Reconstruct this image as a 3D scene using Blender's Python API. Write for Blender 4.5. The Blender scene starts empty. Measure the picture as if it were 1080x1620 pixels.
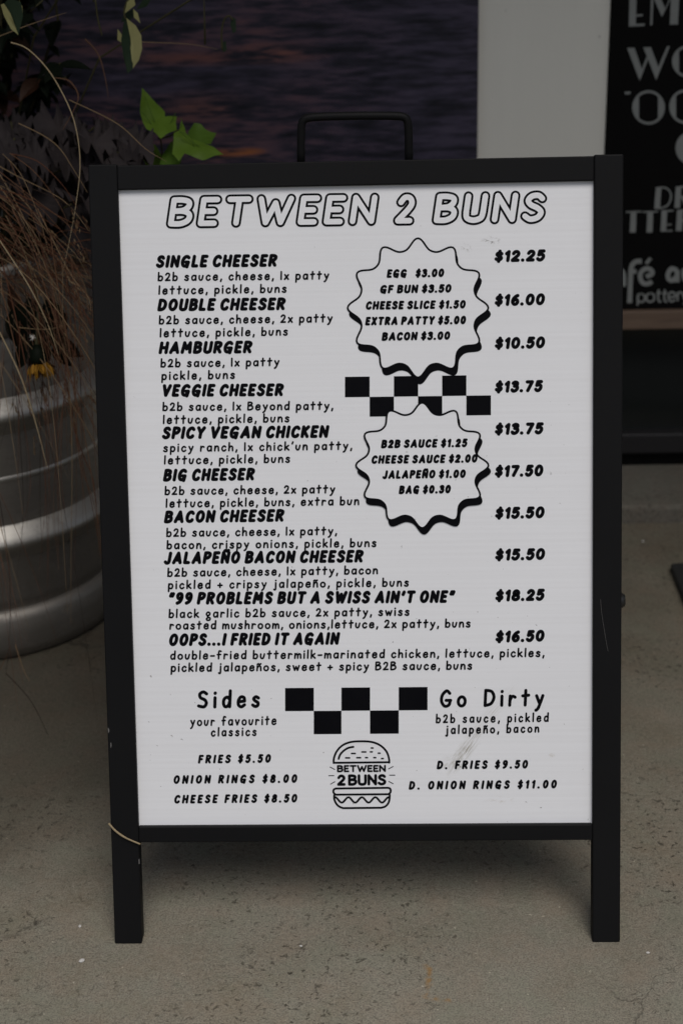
import bpy, bmesh, math, random
from mathutils import Vector, Matrix
random.seed(7)
R = math.radians
scene = bpy.context.scene
C = scene.collection

# ------------------------------------------------------------------ camera
FPX = 2500.0                       # focal length in units of the 1080 x 1620 picture
CAM = Vector((0.03559, -1.29551, 1.05578))
YAW, PITCH, ROLL = -0.03739, 0.41681, -0.02758
fw = Vector((math.sin(YAW)*math.cos(PITCH), math.cos(YAW)*math.cos(PITCH), -math.sin(PITCH)))
r0 = Vector((math.cos(YAW), -math.sin(YAW), 0)); u0 = r0.cross(fw)
rt = r0*math.cos(ROLL) + u0*math.sin(ROLL)
up = -r0*math.sin(ROLL) + u0*math.cos(ROLL)
cd = bpy.data.cameras.new('camera'); cam = bpy.data.objects.new('camera', cd); C.objects.link(cam)
cam.matrix_world = Matrix(((rt.x, up.x, -fw.x, CAM.x), (rt.y, up.y, -fw.y, CAM.y), (rt.z, up.z, -fw.z, CAM.z), (0, 0, 0, 1)))
cd.sensor_fit = 'VERTICAL'; cd.sensor_height = 22.68; cd.sensor_width = 15.12; cd.lens = 35.0
cd.clip_start = .05; cd.clip_end = 500
cd.dof.use_dof = True; cd.dof.focus_distance = 1.56; cd.dof.aperture_fstop = 3.7
scene.camera = cam

# ------------------------------------------------------------------ light
SUN_EL, SUN_AZ = R(59), R(16)      # azimuth measured from straight behind the camera towards the right
sdir = Vector((math.sin(SUN_AZ)*math.cos(SUN_EL), -math.cos(SUN_AZ)*math.cos(SUN_EL), math.sin(SUN_EL)))
w = bpy.data.worlds.new('World'); scene.world = w; w.use_nodes = True
nt = w.node_tree; bg = nt.nodes['Background']
sky = nt.nodes.new('ShaderNodeTexSky'); sky.sky_type = 'NISHITA'; sky.sun_disc = False
sky.sun_elevation = SUN_EL; sky.sun_rotation = math.atan2(sdir.x, sdir.y)
sky.air_density = 1.0; sky.dust_density = 3.0; sky.ozone_density = .6
nt.links.new(sky.outputs[0], bg.inputs[0]); bg.inputs[1].default_value = .06
sl = bpy.data.lights.new('sun', 'SUN'); sl.energy = 1.5; sl.angle = R(34); sl.color = (1, .98, .945)
so = bpy.data.objects.new('sun', sl); C.objects.link(so)
so.rotation_euler = (-sdir).to_track_quat('-Z', 'Y').to_euler()
vs = scene.view_settings; vs.view_transform = 'Standard'; vs.look = 'None'; vs.gamma = 1; vs.use_curve_mapping = False
vs.exposure = .10

# ------------------------------------------------------------------ helpers
def ray(x, y): return fw + rt*((x-540)/FPX) - up*((y-810)/FPX)
def at(x, y, Y):                    # picture point -> point on the vertical plane y = Y
    d = ray(x, y); return CAM + d*((Y-CAM.y)/d.y)
def ground(x, y, z=0.0):
    d = ray(x, y); return CAM + d*((z-CAM.z)/d.z)
def tag(o, label=None, cat=None, group=None, kind=None):
    for k, v in (('label', label), ('category', cat), ('group', group), ('kind', kind)):
        if v: o[k] = v
    return o
def empty(name, loc, label, cat, group=None):
    o = bpy.data.objects.new(name, None); C.objects.link(o); o.location = loc; o.empty_display_size = .1
    return tag(o, label, cat, group)
class MB:
    def __init__(s): s.v = []; s.f = []; s.m = []; s.c = None
    def add(s, vs, fs, mi=0):
        b = len(s.v); s.v += [tuple(p) for p in vs]
        for f in fs: s.f.append([i+b for i in f]); s.m.append(mi)
        return s
    def box(s, lo, hi, M=None, mi=0):
        x0, y0, z0 = lo; x1, y1, z1 = hi
        vs = [Vector(p) for p in ((x0,y0,z0),(x1,y0,z0),(x1,y1,z0),(x0,y1,z0),(x0,y0,z1),(x1,y0,z1),(x1,y1,z1),(x0,y1,z1))]
        if M: vs = [M @ p for p in vs]
        return s.add(vs, HEX, mi)
    def tube(s, pts, rad, n=10, mi=0, cap=True):
        pts = [Vector(p) for p in pts]
        rads = rad if isinstance(rad, (list, tuple)) else [rad]*len(pts)
        t = (pts[1]-pts[0]).normalized(); a = t.orthogonal().normalized(); rings = []
        for i, p in enumerate(pts):
            t2 = (pts[min(i+1, len(pts)-1)] - pts[max(i-1, 0)])
            t2 = t2.normalized() if t2.length > 1e-9 else t
            a = (a - t2*a.dot(t2)).normalized(); b = t2.cross(a)
            rings.append([p + (a*math.cos(k*2*math.pi/n) + b*math.sin(k*2*math.pi/n))*rads[i] for k in range(n)])
        vs = [q for r in rings for q in r]; fs = []
        for i in range(len(pts)-1):
            for k in range(n): fs.append((i*n+k, i*n+(k+1) % n, (i+1)*n+(k+1) % n, (i+1)*n+k))
        if cap: fs += [tuple(reversed(range(n))), tuple(range((len(pts)-1)*n, len(pts)*n))]
        return s.add(vs, fs, mi)
    def lathe(s, prof, n=96, cx=0, cy=0, mi=0):
        vs = []; fs = []
        for r, z in prof:
            for k in range(n): vs.append((cx+r*math.cos(2*math.pi*k/n), cy+r*math.sin(2*math.pi*k/n), z))
        for i in range(len(prof)-1):
            for k in range(n): fs.append((i*n+k, i*n+(k+1) % n, (i+1)*n+(k+1) % n, (i+1)*n+k))
        return s.add(vs, fs, mi)
    def build(s, name, mat, parent=None, bevel=0, smooth=False, recalc=False, bseg=2):
        me = bpy.data.meshes.new(name); me.from_pydata(s.v, [], s.f)
        for m in (mat if isinstance(mat, (list, tuple)) else [mat]): me.materials.append(m)
        me.polygons.foreach_set('material_index', s.m)
        if bevel or recalc:
            bm = bmesh.new(); bm.from_mesh(me)
            bmesh.ops.recalc_face_normals(bm, faces=bm.faces)
            if bevel: bmesh.ops.bevel(bm, geom=[e for e in bm.edges], offset=bevel, segments=bseg, affect='EDGES', profile=.5)
            bm.to_mesh(me); bm.free()
        if smooth: me.polygons.foreach_set('use_smooth', [True]*len(me.polygons))
        me.update()
        o = bpy.data.objects.new(name, me); C.objects.link(o)
        if parent: o.parent = parent; o.matrix_parent_inverse = Matrix.Identity(4)
        return o
HEX = [(3,2,1,0),(4,5,6,7),(0,1,5,4),(1,2,6,5),(2,3,7,6),(3,0,4,7)]
def local(o, p): return Vector(p) - o.location

class NT:                           # terse node building
    def __init__(s, name):
        s.m = bpy.data.materials.new(name); s.m.use_nodes = True; s.t = s.m.node_tree
        s.b = s.t.nodes['Principled BSDF']
    def n(s, typ, ins=None, **kw):
        nd = s.t.nodes.new('ShaderNode'+typ)
        for k, v in kw.items(): setattr(nd, k, v)
        for k, v in (ins or {}).items(): s.put(nd.inputs[k], v)
        return nd
    def put(s, sock, v):
        if isinstance(v, bpy.types.NodeSocket): s.t.links.new(v, sock)
        elif isinstance(v, bpy.types.Node): s.t.links.new(v.outputs[0], sock)
        else: sock.default_value = v
    def obj(s): return s.n('TexCoord').outputs['Object']
    def map(s, vec, scale=(1,1,1), loc=(0,0,0)): return s.n('Mapping', {0: vec, 'Scale': scale, 'Location': loc}).outputs[0]
    def noise(s, vec, scale, detail=4, rough=.55, dist=0):
        return s.n('TexNoise', {'Vector': vec, 'Scale': scale, 'Detail': detail, 'Roughness': rough, 'Distortion': dist}).outputs[0]
    def ramp(s, fac, stops):
        nd = s.n('ValToRGB', {0: fac}); cr = nd.color_ramp
        while len(cr.elements) < len(stops): cr.elements.new(.5)
        for e, (p, c) in zip(cr.elements, stops):
            e.position = p; e.color = (c, c, c, 1) if isinstance(c, (int, float)) else (*c, 1)
        return nd.outputs[0]
    def math(s, op, a, b=0.0, c=None, clamp=False):
        nd = s.n('Math', operation=op, use_clamp=clamp); s.put(nd.inputs[0], a); s.put(nd.inputs[1], b)
        if c is not None: s.put(nd.inputs[2], c)
        return nd.outputs[0]
    def mix(s, fac, a, b, mode='MIX'):
        nd = s.n('Mix', data_type='RGBA', blend_type=mode); s.put(nd.inputs[0], fac)
        for i, v in ((6, a), (7, b)):
            if isinstance(v, tuple) and len(v) == 3: v = (*v, 1)
            s.put(nd.inputs[i], v)
        return nd.outputs[2]
    def bump(s, h, strength=.3, dist=.01, prev=None):
        nd = s.n('Bump', {'Height': h, 'Strength': strength, 'Distance': dist})
        if prev is not None: s.put(nd.inputs['Normal'], prev)
        s.put(s.b.inputs['Normal'], nd.outputs[0]); return nd.outputs[0]
    def set(s, **kw):
        for k, v in kw.items():
            k = {'col': 'Base Color', 'rough': 'Roughness', 'metal': 'Metallic', 'spec': 'Specular IOR Level', 'coat': 'Coat Weight'}[k]
            if k == 'Base Color' and isinstance(v, tuple) and len(v) == 3: v = (*v, 1)
            s.put(s.b.inputs[k], v)
        return s.m

# ------------------------------------------------------------------ materials
def mat_plain(name, col, rough=.6, var=.15, scale=30, bump=0, spec=.5, metal=0):
    t = NT(name); o = t.obj(); f = t.noise(o, scale, 5)
    c = t.mix(f, tuple(v*(1-var) for v in col), tuple(min(1, v*(1+var)) for v in col))
    if bump: t.bump(t.noise(o, scale*6, 3), bump, .002)
    return t.set(col=c, rough=rough, spec=spec, metal=metal)

def mat_concrete(name, base, marks=False):
    t = NT(name); o = t.obj()
    big = t.noise(o, 1.6, 5, .6); mid = t.noise(o, 9, 6, .65); fine = t.noise(o, 190, 4, .7); grit = t.noise(o, 520, 2, .6)
    c = t.mix(big, tuple(v*.62 for v in base), tuple(v*1.24 for v in base))
    c = t.mix(t.ramp(mid, [(.3, 1), (.62, 0)]), c, t.mix(1.0, c, (.74, .70, .63), 'MULTIPLY'))
    c = t.mix(t.math('MULTIPLY', t.ramp(fine, [(.34, 0), (.68, 1)]), .55), c, tuple(min(1, v*1.5) for v in base))
    c = t.mix(t.math('MULTIPLY', t.ramp(grit, [(.38, 1), (.54, 0)]), .7), c, tuple(v*.45 for v in base))
    hue = t.noise(t.map(o, loc=(7, 3, 0)), 17, 6, .7)
    c = t.mix(t.math('MULTIPLY', t.ramp(hue, [(.36, 1), (.5, 0)]), .30), c, (base[0]*.84, base[1]*.98, base[2]*.92))
    c = t.mix(t.math('MULTIPLY', t.ramp(hue, [(.5, 0), (.64, 1)]), .30), c, (base[0]*1.1, base[1]*.92, base[2]*.86))
    # rusty brown blotches
    bl = t.ramp(t.noise(t.map(o, loc=(3.1, 1.7, 0)), 3.3, 6, .7), [(.56, 0), (.72, 1)])
    c = t.mix(t.math('MULTIPLY', bl, .35), c, (base[0]*.82, base[1]*.62, base[2]*.42))
    # small dark pits and dirt specks, clustered
    clu = t.ramp(t.noise(t.map(o, loc=(.4, .9, 0)), 4.2, 4, .6), [(.40, 0), (.66, 1)])
    sp = t.ramp(t.noise(o, 140, 3, .6, .3), [(.60, 0), (.67, 1)])
    sp2 = t.ramp(t.noise(t.map(o, loc=(5, 2, 0)), 70, 4, .65, .5), [(.62, 0), (.68, 1)])
    pit = t.math('MULTIPLY', t.math('MAXIMUM', sp, sp2), t.math('MULTIPLY_ADD', clu, .9, .12))
    c = t.mix(pit, c, (base[0]*.2, base[1]*.19, base[2]*.17))
    # pale grains of aggregate
    gr = t.ramp(t.noise(t.map(o, loc=(9, 4, 0)), 150, 2, .5), [(.72, 0), (.77, 1)])
    c = t.mix(t.math('MULTIPLY', gr, .6), c, tuple(min(1, v*2.2) for v in base))
    # hairline cracks
    wob = t.n('VectorMath', {0: o, 1: t.n('TexNoise', {'Vector': o, 'Scale': 14.0, 'Detail': 3.0}).outputs[1]}, operation='MULTIPLY_ADD')
    wob.inputs[1].default_value = (1, 1, 1)
    wv = t.n('VectorMath', {0: t.n('TexNoise', {'Vector': o, 'Scale': 16.0, 'Detail': 4.0}).outputs[1], 1: (.09, .09, .0), 2: o}, operation='MULTIPLY_ADD').outputs[0]
    vo = t.n('TexVoronoi', {'Vector': wv, 'Scale': 5.2}, feature='DISTANCE_TO_EDGE').outputs[0]
    cm = t.ramp(t.noise(t.map(o, loc=(1.3, 6.2, 0)), 3.0, 2), [(.58, 0), (.68, 1)])
    ck = t.math('MULTIPLY', t.ramp(vo, [(.0015, 1), (.006, 0)]), cm)
    c = t.mix(t.math('MULTIPLY', ck, .45), c, (.02, .018, .015))
    h = t.math('SUBTRACT', t.math('ADD', t.math('MULTIPLY', fine, .5), t.math('MULTIPLY', grit, .35)), t.math('ADD', pit, ck))
    if marks:
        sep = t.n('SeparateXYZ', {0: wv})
        def seg(a, b, wd):
            a = Vector(a[:2]); b = Vector(b[:2]); d = b-a; L = d.length; d /= L
            px = t.math('SUBTRACT', sep.outputs[0], a.x); py = t.math('SUBTRACT', sep.outputs[1], a.y)
            al = t.math('ADD', t.math('MULTIPLY', px, d.x), t.math('MULTIPLY', py, d.y))
            cl = t.math('MINIMUM', t.math('MAXIMUM', al, 0.0), L)
            ex = t.math('SUBTRACT', px, t.math('MULTIPLY', cl, d.x)); ey = t.math('SUBTRACT', py, t.math('MULTIPLY', cl, d.y))
            ds = t.math('SQRT', t.math('ADD', t.math('MULTIPLY', ex, ex), t.math('MULTIPLY', ey, ey)))
            return t.math('SUBTRACT', 1.0, t.math('DIVIDE', ds, wd), clamp=True)
        off = Vector((.045, .045, 0))
        g = lambda x, y: ground(x, y) + off
        s1 = t.math('MAXIMUM', seg(g(683,1530), g(674,1576), .006), seg(g(672,1577), g(716,1577), .006))
        brk = t.ramp(t.noise(o, 90, 3), [(.40, 0), (.62, 1)])
        c = t.mix(t.math('MULTIPLY', t.math('MULTIPLY', s1, brk), .8), c, (.30, .165, .05))
        s2 = seg(g(20,1475), g(70,1455), .010)
        s2 = t.math('MAXIMUM', s2, seg(g(0,1482), g(20,1475), .008))
        c = t.mix(t.math('MULTIPLY', t.math('MULTIPLY', s2, t.math('MULTIPLY', t.ramp(mid, [(.4, .1), (.6, 1)]), t.ramp(t.noise(o, 120, 4, .7), [(.42, 0), (.56, 1)]))), .75), c, (.035, .03, .024))
    if marks:                                           # damp and shade painted as one dark patch round the planter, wandering edge
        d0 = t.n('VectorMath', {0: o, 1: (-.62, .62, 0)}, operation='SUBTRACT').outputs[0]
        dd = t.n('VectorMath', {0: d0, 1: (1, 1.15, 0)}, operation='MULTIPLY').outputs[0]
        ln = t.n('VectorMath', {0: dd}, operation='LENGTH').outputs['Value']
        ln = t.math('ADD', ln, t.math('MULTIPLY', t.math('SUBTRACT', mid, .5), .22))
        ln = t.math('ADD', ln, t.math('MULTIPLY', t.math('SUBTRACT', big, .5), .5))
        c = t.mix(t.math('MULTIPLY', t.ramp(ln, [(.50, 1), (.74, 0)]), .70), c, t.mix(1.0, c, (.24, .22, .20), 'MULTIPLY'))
        # shade painted into the concrete, deepening towards the step
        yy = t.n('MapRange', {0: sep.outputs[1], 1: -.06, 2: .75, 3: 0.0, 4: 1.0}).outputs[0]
        shade_fac = t.math('MULTIPLY', yy, t.ramp(t.noise(o, 5, 5, .65), [(.25, .55), (.7, 1)]))
        c = t.mix(t.math('MULTIPLY', shade_fac, .85), c, t.mix(1.0, c, (.32, .295, .265), 'MULTIPLY'))
    t.bump(h, .55, .0025)
    return t.set(col=c, rough=t.ramp(mid, [(.3, .78), (.7, .95)]), spec=.3)

M = {}
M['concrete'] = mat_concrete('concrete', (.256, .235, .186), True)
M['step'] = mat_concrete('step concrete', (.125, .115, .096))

t = NT('black powder coat'); o = t.obj()
f = t.noise(o, 7, 5, .6)
sc_ = t.ramp(t.noise(t.map(o, (60, 60, 6)), 5, 3, .6), [(.72, 0), (.78, 1)])
c = t.mix(f, (.0052, .0052, .0056), (.0085, .0085, .0090)); c = t.mix(t.math('MULTIPLY', sc_, .12), c, (.05, .05, .05))
t.bump(t.noise(o, 900, 2), .12, .0006)
M['frame'] = t.set(col=c, rough=t.ramp(f, [(.3, .5), (.7, .62)]), spec=.10)

t = NT('white corrugated plastic'); o = t.obj()     # board space: x across, y up the slope
lines = t.noise(t.map(o, (2.2, 330, 1)), 1.0, 3, .6)
lines2 = t.n('TexWave', {'Vector': o, 'Scale': 52.0, 'Distortion': .6, 'Detail': 2.0, 'Detail Scale': 1.5}, bands_direction='Y').outputs[0]
cl = t.noise(o, 6, 5, .6)
c = t.mix(cl, (.75, .755, .775), (.81, .815, .835))
c = t.mix(t.math('MULTIPLY', t.ramp(lines, [(.42, 1), (.55, 0)]), .10), c, (.64, .635, .635))
sy = t.n('SeparateXYZ', {0: o})
low = t.n('MapRange', {0: sy.outputs[1], 1: .62, 2: .12, 3: .15, 4: 1.0}).outputs[0]
spk = t.ramp(t.noise(o, 210, 2, .5), [(.735, 0), (.765, 1)])
c = t.mix(t.math('MULTIPLY', t.math('MULTIPLY', spk, low), .75), c, (.10, .085, .07))
SC = []
def smear(cx, cy, rx, ry, ang, amt, col, nsc=90, lo=.48, hi=.7, st=(1, 1, 1)):
    global c
    mp = t.n('Mapping', {0: o, 'Location': (0, 0, 0)}, vector_type='TEXTURE')
    mp.inputs['Location'].default_value = (cx, cy, 0); mp.inputs['Rotation'].default_value = (0, 0, ang); mp.inputs['Scale'].default_value = (rx, ry, 1)
    ln = t.n('VectorMath', {0: mp.outputs[0]}, operation='LENGTH'); 
    xy = t.n('VectorMath', {0: mp.outputs[0], 1: (1, 1, 0)}, operation='MULTIPLY')
    t.put(ln.inputs[0], xy.outputs[0])
    m_ = t.ramp(ln.outputs['Value'], [(.2, 1), (1.0, 0)])
    nz = t.ramp(t.noise(t.map(mp.outputs[0], st), 2.2, 5, .65, .4), [(lo, 0), (hi, 1)])
    c = t.mix(t.math('MULTIPLY', t.math('MULTIPLY', m_, nz), amt), c, col)
PANEL_T = t                         # finished below, once the board plane is known

t = NT('black print'); o = t.obj()
f = t.noise(o, 60, 4)
M['ink'] = t.set(col=t.mix(f, (.0028, .0028, .004), (.005, .005, .0065)), rough=.55, spec=.04)
M['chip'] = mat_plain('chipped paint', (.11, .105, .10), .7, .3, 200)
M['bolt'] = mat_plain('black bolt', (.012, .012, .012), .4, .2, 80)

def mat_steel(name, base, r0_, r1_):
    t = NT(name); o = t.obj()
    st = t.noise(t.map(o, (1, 1, 30)), 6, 5, .6); bl = t.noise(o, 11, 6, .65)
    dirt = t.ramp(t.noise(t.map(o, loc=(2, 1, 3)), 38, 6, .72), [(.52, 0), (.66, 1)])
    c = t.mix(st, tuple(v*.82 for v in base), tuple(v*1.1 for v in base))
    c = t.mix(t.math('MULTIPLY', t.ramp(bl, [(.4, 0), (.7, 1)]), .35), c, tuple(v*.55 for v in base))
    c = t.mix(t.math('MULTIPLY', dirt, .65), c, (.07, .055, .04))
    t.bump(st, .08, .001)
    return t.set(col=c, rough=t.ramp(bl, [(.3, r0_), (.7, r1_)]), metal=t.math('SUBTRACT', 1.0, t.math('MULTIPLY', dirt, .4)))
M['steel'] = mat_steel('brushed steel', (.30, .28, .255), .5, .62)
M['steel_ring'] = mat_steel('worn steel ring', (.52, .50, .465), .44, .56)
M['soil'] = mat_plain('potting soil', (.02, .014, .010), .95, .5, 60, .6)

t = NT('beige wall paint'); o = t.obj()
a = t.noise(o, 3, 5, .6); sp = t.ramp(t.noise(o, 70, 3, .5), [(.735, 0), (.765, 1)])
st = t.noise(t.map(o, (9, 9, .8)), 4, 4, .6)
c = t.mix(a, (.68, .664, .594), (.745, .73, .66)); c = t.mix(t.math('MULTIPLY', st, .18), c, (.52, .51, .46))
c = t.mix(t.math('MULTIPLY', sp, .5), c, (.12, .11, .10))
t.bump(t.noise(o, 160, 4, .6), .15, .002)
M['beige'] = t.set(col=c, rough=.7, spec=.3)
M['slab'] = mat_plain('soffit boards', (.10, .085, .07), .7, .2, 8)
M['black_gloss'] = mat_plain('gloss black', (.003, .003, .003), .4, .2, 12, 0, .1)
M['black_rail'] = mat_plain('satin black rail', (.012, .011, .012), .5, .2, 14, 0, .4)
M['board_black'] = mat_plain('matt black board', (.0032, .003, .003), .6, .35, 9, .05, .08)
t = NT('sign lettering'); o = t.obj()
M['letter'] = t.set(col=t.mix(t.noise(o, 40, 4), (.17, .18, .17), (.24, .25, .24)), rough=.6)
t = NT('dark window glass'); o = t.obj()
f = t.noise(o, 4, 3)
M['glass'] = t.set(col=t.mix(f, (.006, .007, .007), (.013, .015, .0145)), rough=.12, spec=.35)
t = NT('brown wood'); o = t.obj()
g_ = t.noise(t.map(o, (3, 60, 60)), 2.0, 6, .65, .5)
c = t.mix(t.ramp(g_, [(.3, 0), (.7, 1)]), (.085, .052, .034), (.155, .105, .072))
t.bump(g_, .2, .002)
M['wood'] = t.set(col=c, rough=.65)
M['mat_rubber'] = mat_plain('black rubber', (.008, .008, .008), .75, .3, 120, .5)

t = NT('printed sea picture'); o = t.obj()            # a printed picture of evening sea: x across, z up
sz = t.n('SeparateXYZ', {0: o})
wv = t.n('VectorMath', {0: t.n('TexNoise', {'Vector': t.map(o, (5, 1, 16)), 'Scale': 1.0, 'Detail': 3.0}).outputs[1], 1: (.05, 0, .016), 2: o}, operation='MULTIPLY_ADD').outputs[0]
n1 = t.noise(t.map(wv, (10, 1, 78)), 1.0, 6, .62); n2 = t.noise(t.map(wv, (26, 1, 170)), 1.0, 4, .6)
n3 = t.noise(t.map(o, (2.6, 1, 9)), 1.0, 3, .5)
hgt = t.math('ADD', t.math('MULTIPLY', n1, .65), t.math('MULTIPLY', n2, .35))
c = t.ramp(hgt, [(.36, (.010, .010, .014)), (.47, (.027, .025, .038)), (.55, (.050, .043, .068)), (.68, (.074, .062, .092))])
xl = t.n('MapRange', {0: sz.outputs[0], 1: .08, 2: -.34, 3: .0, 4: 1.0}).outputs[0]
gl = t.math('MULTIPLY', t.math('MULTIPLY', t.ramp(hgt, [(.47, 0), (.60, 1)]), t.ramp(n3, [(.40, 0), (.60, 1)])), xl)
c = t.mix(t.math('MULTIPLY', gl, .75), c, (.17, .066, .052))
PRINT_T = (t, c, sz, hgt, xl, o)

def leaf_mat(name, a, b, rough=.5, trans=.25, spec=.2):
    t = NT(name); o = t.obj()
    f = t.noise(o, 22, 4); f2 = t.noise(o, 160, 3)
    c = t.mix(f, a, b); c = t.mix(t.math('MULTIPLY', f2, .3), c, tuple(v*.6 for v in a))
    t.bump(f2, .2, .001)
    t.set(col=c, rough=rough, spec=spec)
    if trans:
        out = t.t.nodes['Material Output']
        tr = t.n('BsdfTranslucent', {0: c}); mx = t.n('MixShader', {0: trans, 1: t.b.outputs[0], 2: tr.outputs[0]})
        t.t.links.new(mx.outputs[0], out.inputs[0])
    return t.m
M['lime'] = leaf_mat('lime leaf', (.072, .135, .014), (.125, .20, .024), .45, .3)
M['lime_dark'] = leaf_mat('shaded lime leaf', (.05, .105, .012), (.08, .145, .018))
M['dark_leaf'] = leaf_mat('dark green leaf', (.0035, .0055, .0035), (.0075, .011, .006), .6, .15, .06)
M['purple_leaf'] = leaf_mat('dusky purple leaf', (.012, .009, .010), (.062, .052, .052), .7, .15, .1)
M['cream'] = leaf_mat('cream leaf margin', (.26, .25, .10), (.36, .34, .16))
M['vari_green'] = leaf_mat('deep green leaf centre', (.012, .024, .013), (.024, .042, .02))
M['bronze'] = leaf_mat('bronze leaf', (.022, .010, .006), (.045, .019, .010))
M['yellow'] = leaf_mat('yellow petal', (.24, .115, .012), (.40, .21, .025))
M['stem'] = leaf_mat('plant stem', (.03, .03, .012), (.06, .05, .02), .6, 0)
GR = [leaf_mat('grass rust', (.070, .026, .014), (.135, .055, .028), .6, .15), leaf_mat('grass tan', (.17, .115, .065), (.26, .18, .10), .6, .15),
      leaf_mat('grass dark', (.016, .010, .008), (.035, .02, .014), .6, .1), leaf_mat('grass brown', (.10, .048, .025), (.16, .085, .048), .6, .15),
      leaf_mat('grass straw', (.34, .26, .15), (.44, .35, .22), .6, .15)]
M['pebble'] = mat_plain('pale chip', (.55, .53, .50), .8, .2, 60)

# ------------------------------------------------------------------ setting
g = MB()
g.add([(-60, -60, 0), (60, -60, 0), (60, 60, 0), (-60, 60, 0)], [(0, 1, 2, 3)])
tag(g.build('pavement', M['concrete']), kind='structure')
WY = 1.17
SZ = .03
SY = ground(1000, 828).y
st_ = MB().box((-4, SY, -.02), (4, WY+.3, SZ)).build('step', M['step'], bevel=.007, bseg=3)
tag(st_, kind='structure')

bld = empty('storefront_building', (0, WY, 0), 'beige painted shopfront with dark glazed opening behind the menu board', 'building')
PX0, PX1 = at(755, 120, WY).x, at(960, 120, WY).x
ZT = 2.9
MB().box((-4, 0, SZ), (PX1, .25, ZT)).build('wall', M['beige'], bld)
MB().box((PX1+1.3, 0, SZ), (4, .25, ZT)).build('wall', M['beige'], bld)
MB().box((PX1, 0, 2.2), (PX1+1.3, .25, ZT)).build('wall', M['beige'], bld)
MB().box((-4, -1.52, 2.62), (4, -.002, 2.8)).build('shade_slab', M['slab'], bld)  # unseen slab added overhead to shade the wall and rear ground
zb = [at(1000, y, WY+.02).z for y in (519, 686, 718)]
MB().box((PX1, .04, zb[1]), (PX1+1.3, .06, 2.2)).build('window_pane', M['glass'], bld)
MB().box((PX1, .018, zb[2]), (PX1+1.3, .08, zb[1])).build('window_rail', M['black_rail'], bld, bevel=.003)
MB().box((PX1, .03, SZ), (PX1+1.3, .09, zb[2])).build('kick_plate', M['black_gloss'], bld, bevel=.002)

mr = MB().box((-1.6, WY-.014, .25), (PX0, WY-.001, 2.1))
t, c, sz, hgt, xl, o = PRINT_T
def glint(px, py, rx, rz, amt, col):
    global c
    p = at(px, py, WY-.014)
    dx = t.math('DIVIDE', t.math('SUBTRACT', sz.outputs[0], p.x), rx); dz = t.math('DIVIDE', t.math('SUBTRACT', sz.outputs[2], p.z), rz)
    d = t.math('SQRT', t.math('ADD', t.math('MULTIPLY', dx, dx), t.math('MULTIPLY', dz, dz)))
    m_ = t.math('MULTIPLY', t.ramp(d, [(.15, 1), (1, 0)]), t.ramp(hgt, [(.44, 0), (.56, 1)]))
    c = t.mix(t.math('MULTIPLY', m_, amt), c, col)
glint(330, 92, .16, .014, .75, (.19, .072, .052)); glint(350, 243, .05, .009, .9, (.40, .13, .03)); glint(320, 170, .10, .03, .5, (.20, .08, .05))
glint(430, 85, .10, .018, .7, (.20, .08, .06)); glint(395, 240, .03, .008, .8, (.36, .12, .03))
t.set(col=c, rough=.5, spec=.2)
mo = mr.build('sea_picture', t.m)
tag(mo, 'large printed picture of dark evening sea on the wall behind the menu board', 'mural')

# black wall sign with art deco lettering
def strip2(poly, wd, cap='round', n=7):
    """outline strip of a 2D polyline -> (verts, faces)"""
    L = len(poly); lf = []; rg = []
    for i, p in enumerate(poly):
        a = poly[max(i-1, 0)]; b = poly[min(i+1, L-1)]
        dx, dy = b[0]-a[0], b[1]-a[1]; q = math.hypot(dx, dy) or 1
        nx, ny = -dy/q*wd/2, dx/q*wd/2
        lf.append((p[0]+nx, p[1]+ny)); rg.append((p[0]-nx, p[1]-ny))
    vs = lf+rg; fs = [(i, i+1, L+i+1, L+i) for i in range(L-1)]
    if cap == 'round':
        for e, sgn in ((0, -1), (L-1, 1)):
            p = poly[e]; q = lf[e]; a0 = math.atan2(q[1]-p[1], q[0]-p[0]); b = len(vs)
            for k in range(1, n): 
                an = a0 - sgn*math.pi*k/n
                vs.append((p[0]+math.cos(an)*wd/2, p[1]+math.sin(an)*wd/2))
            fs.append((e, *range(b, b+n-1), L+e))
    return vs, fs
def catmull(pts, sub=6, closed=False):
    out = []; n = len(pts)
    rng = range(n if closed else n-1)
    for i in rng:
        P = [pts[(i+k) % n] if closed else pts[min(max(i+k, 0), n-1)] for k in (-1, 0, 1, 2)]
        for s_ in range(sub):
            u = s_/sub
            out.append(tuple(.5*((2*P[1][d]) + (-P[0][d]+P[2][d])*u + (2*P[0][d]-5*P[1][d]+4*P[2][d]-P[3][d])*u*u + (-P[0][d]+3*P[1][d]-3*P[2][d]+P[3][d])*u**3) for d in (0, 1)))
    out.append(tuple(pts[0] if closed else pts[-1])); return out
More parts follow.
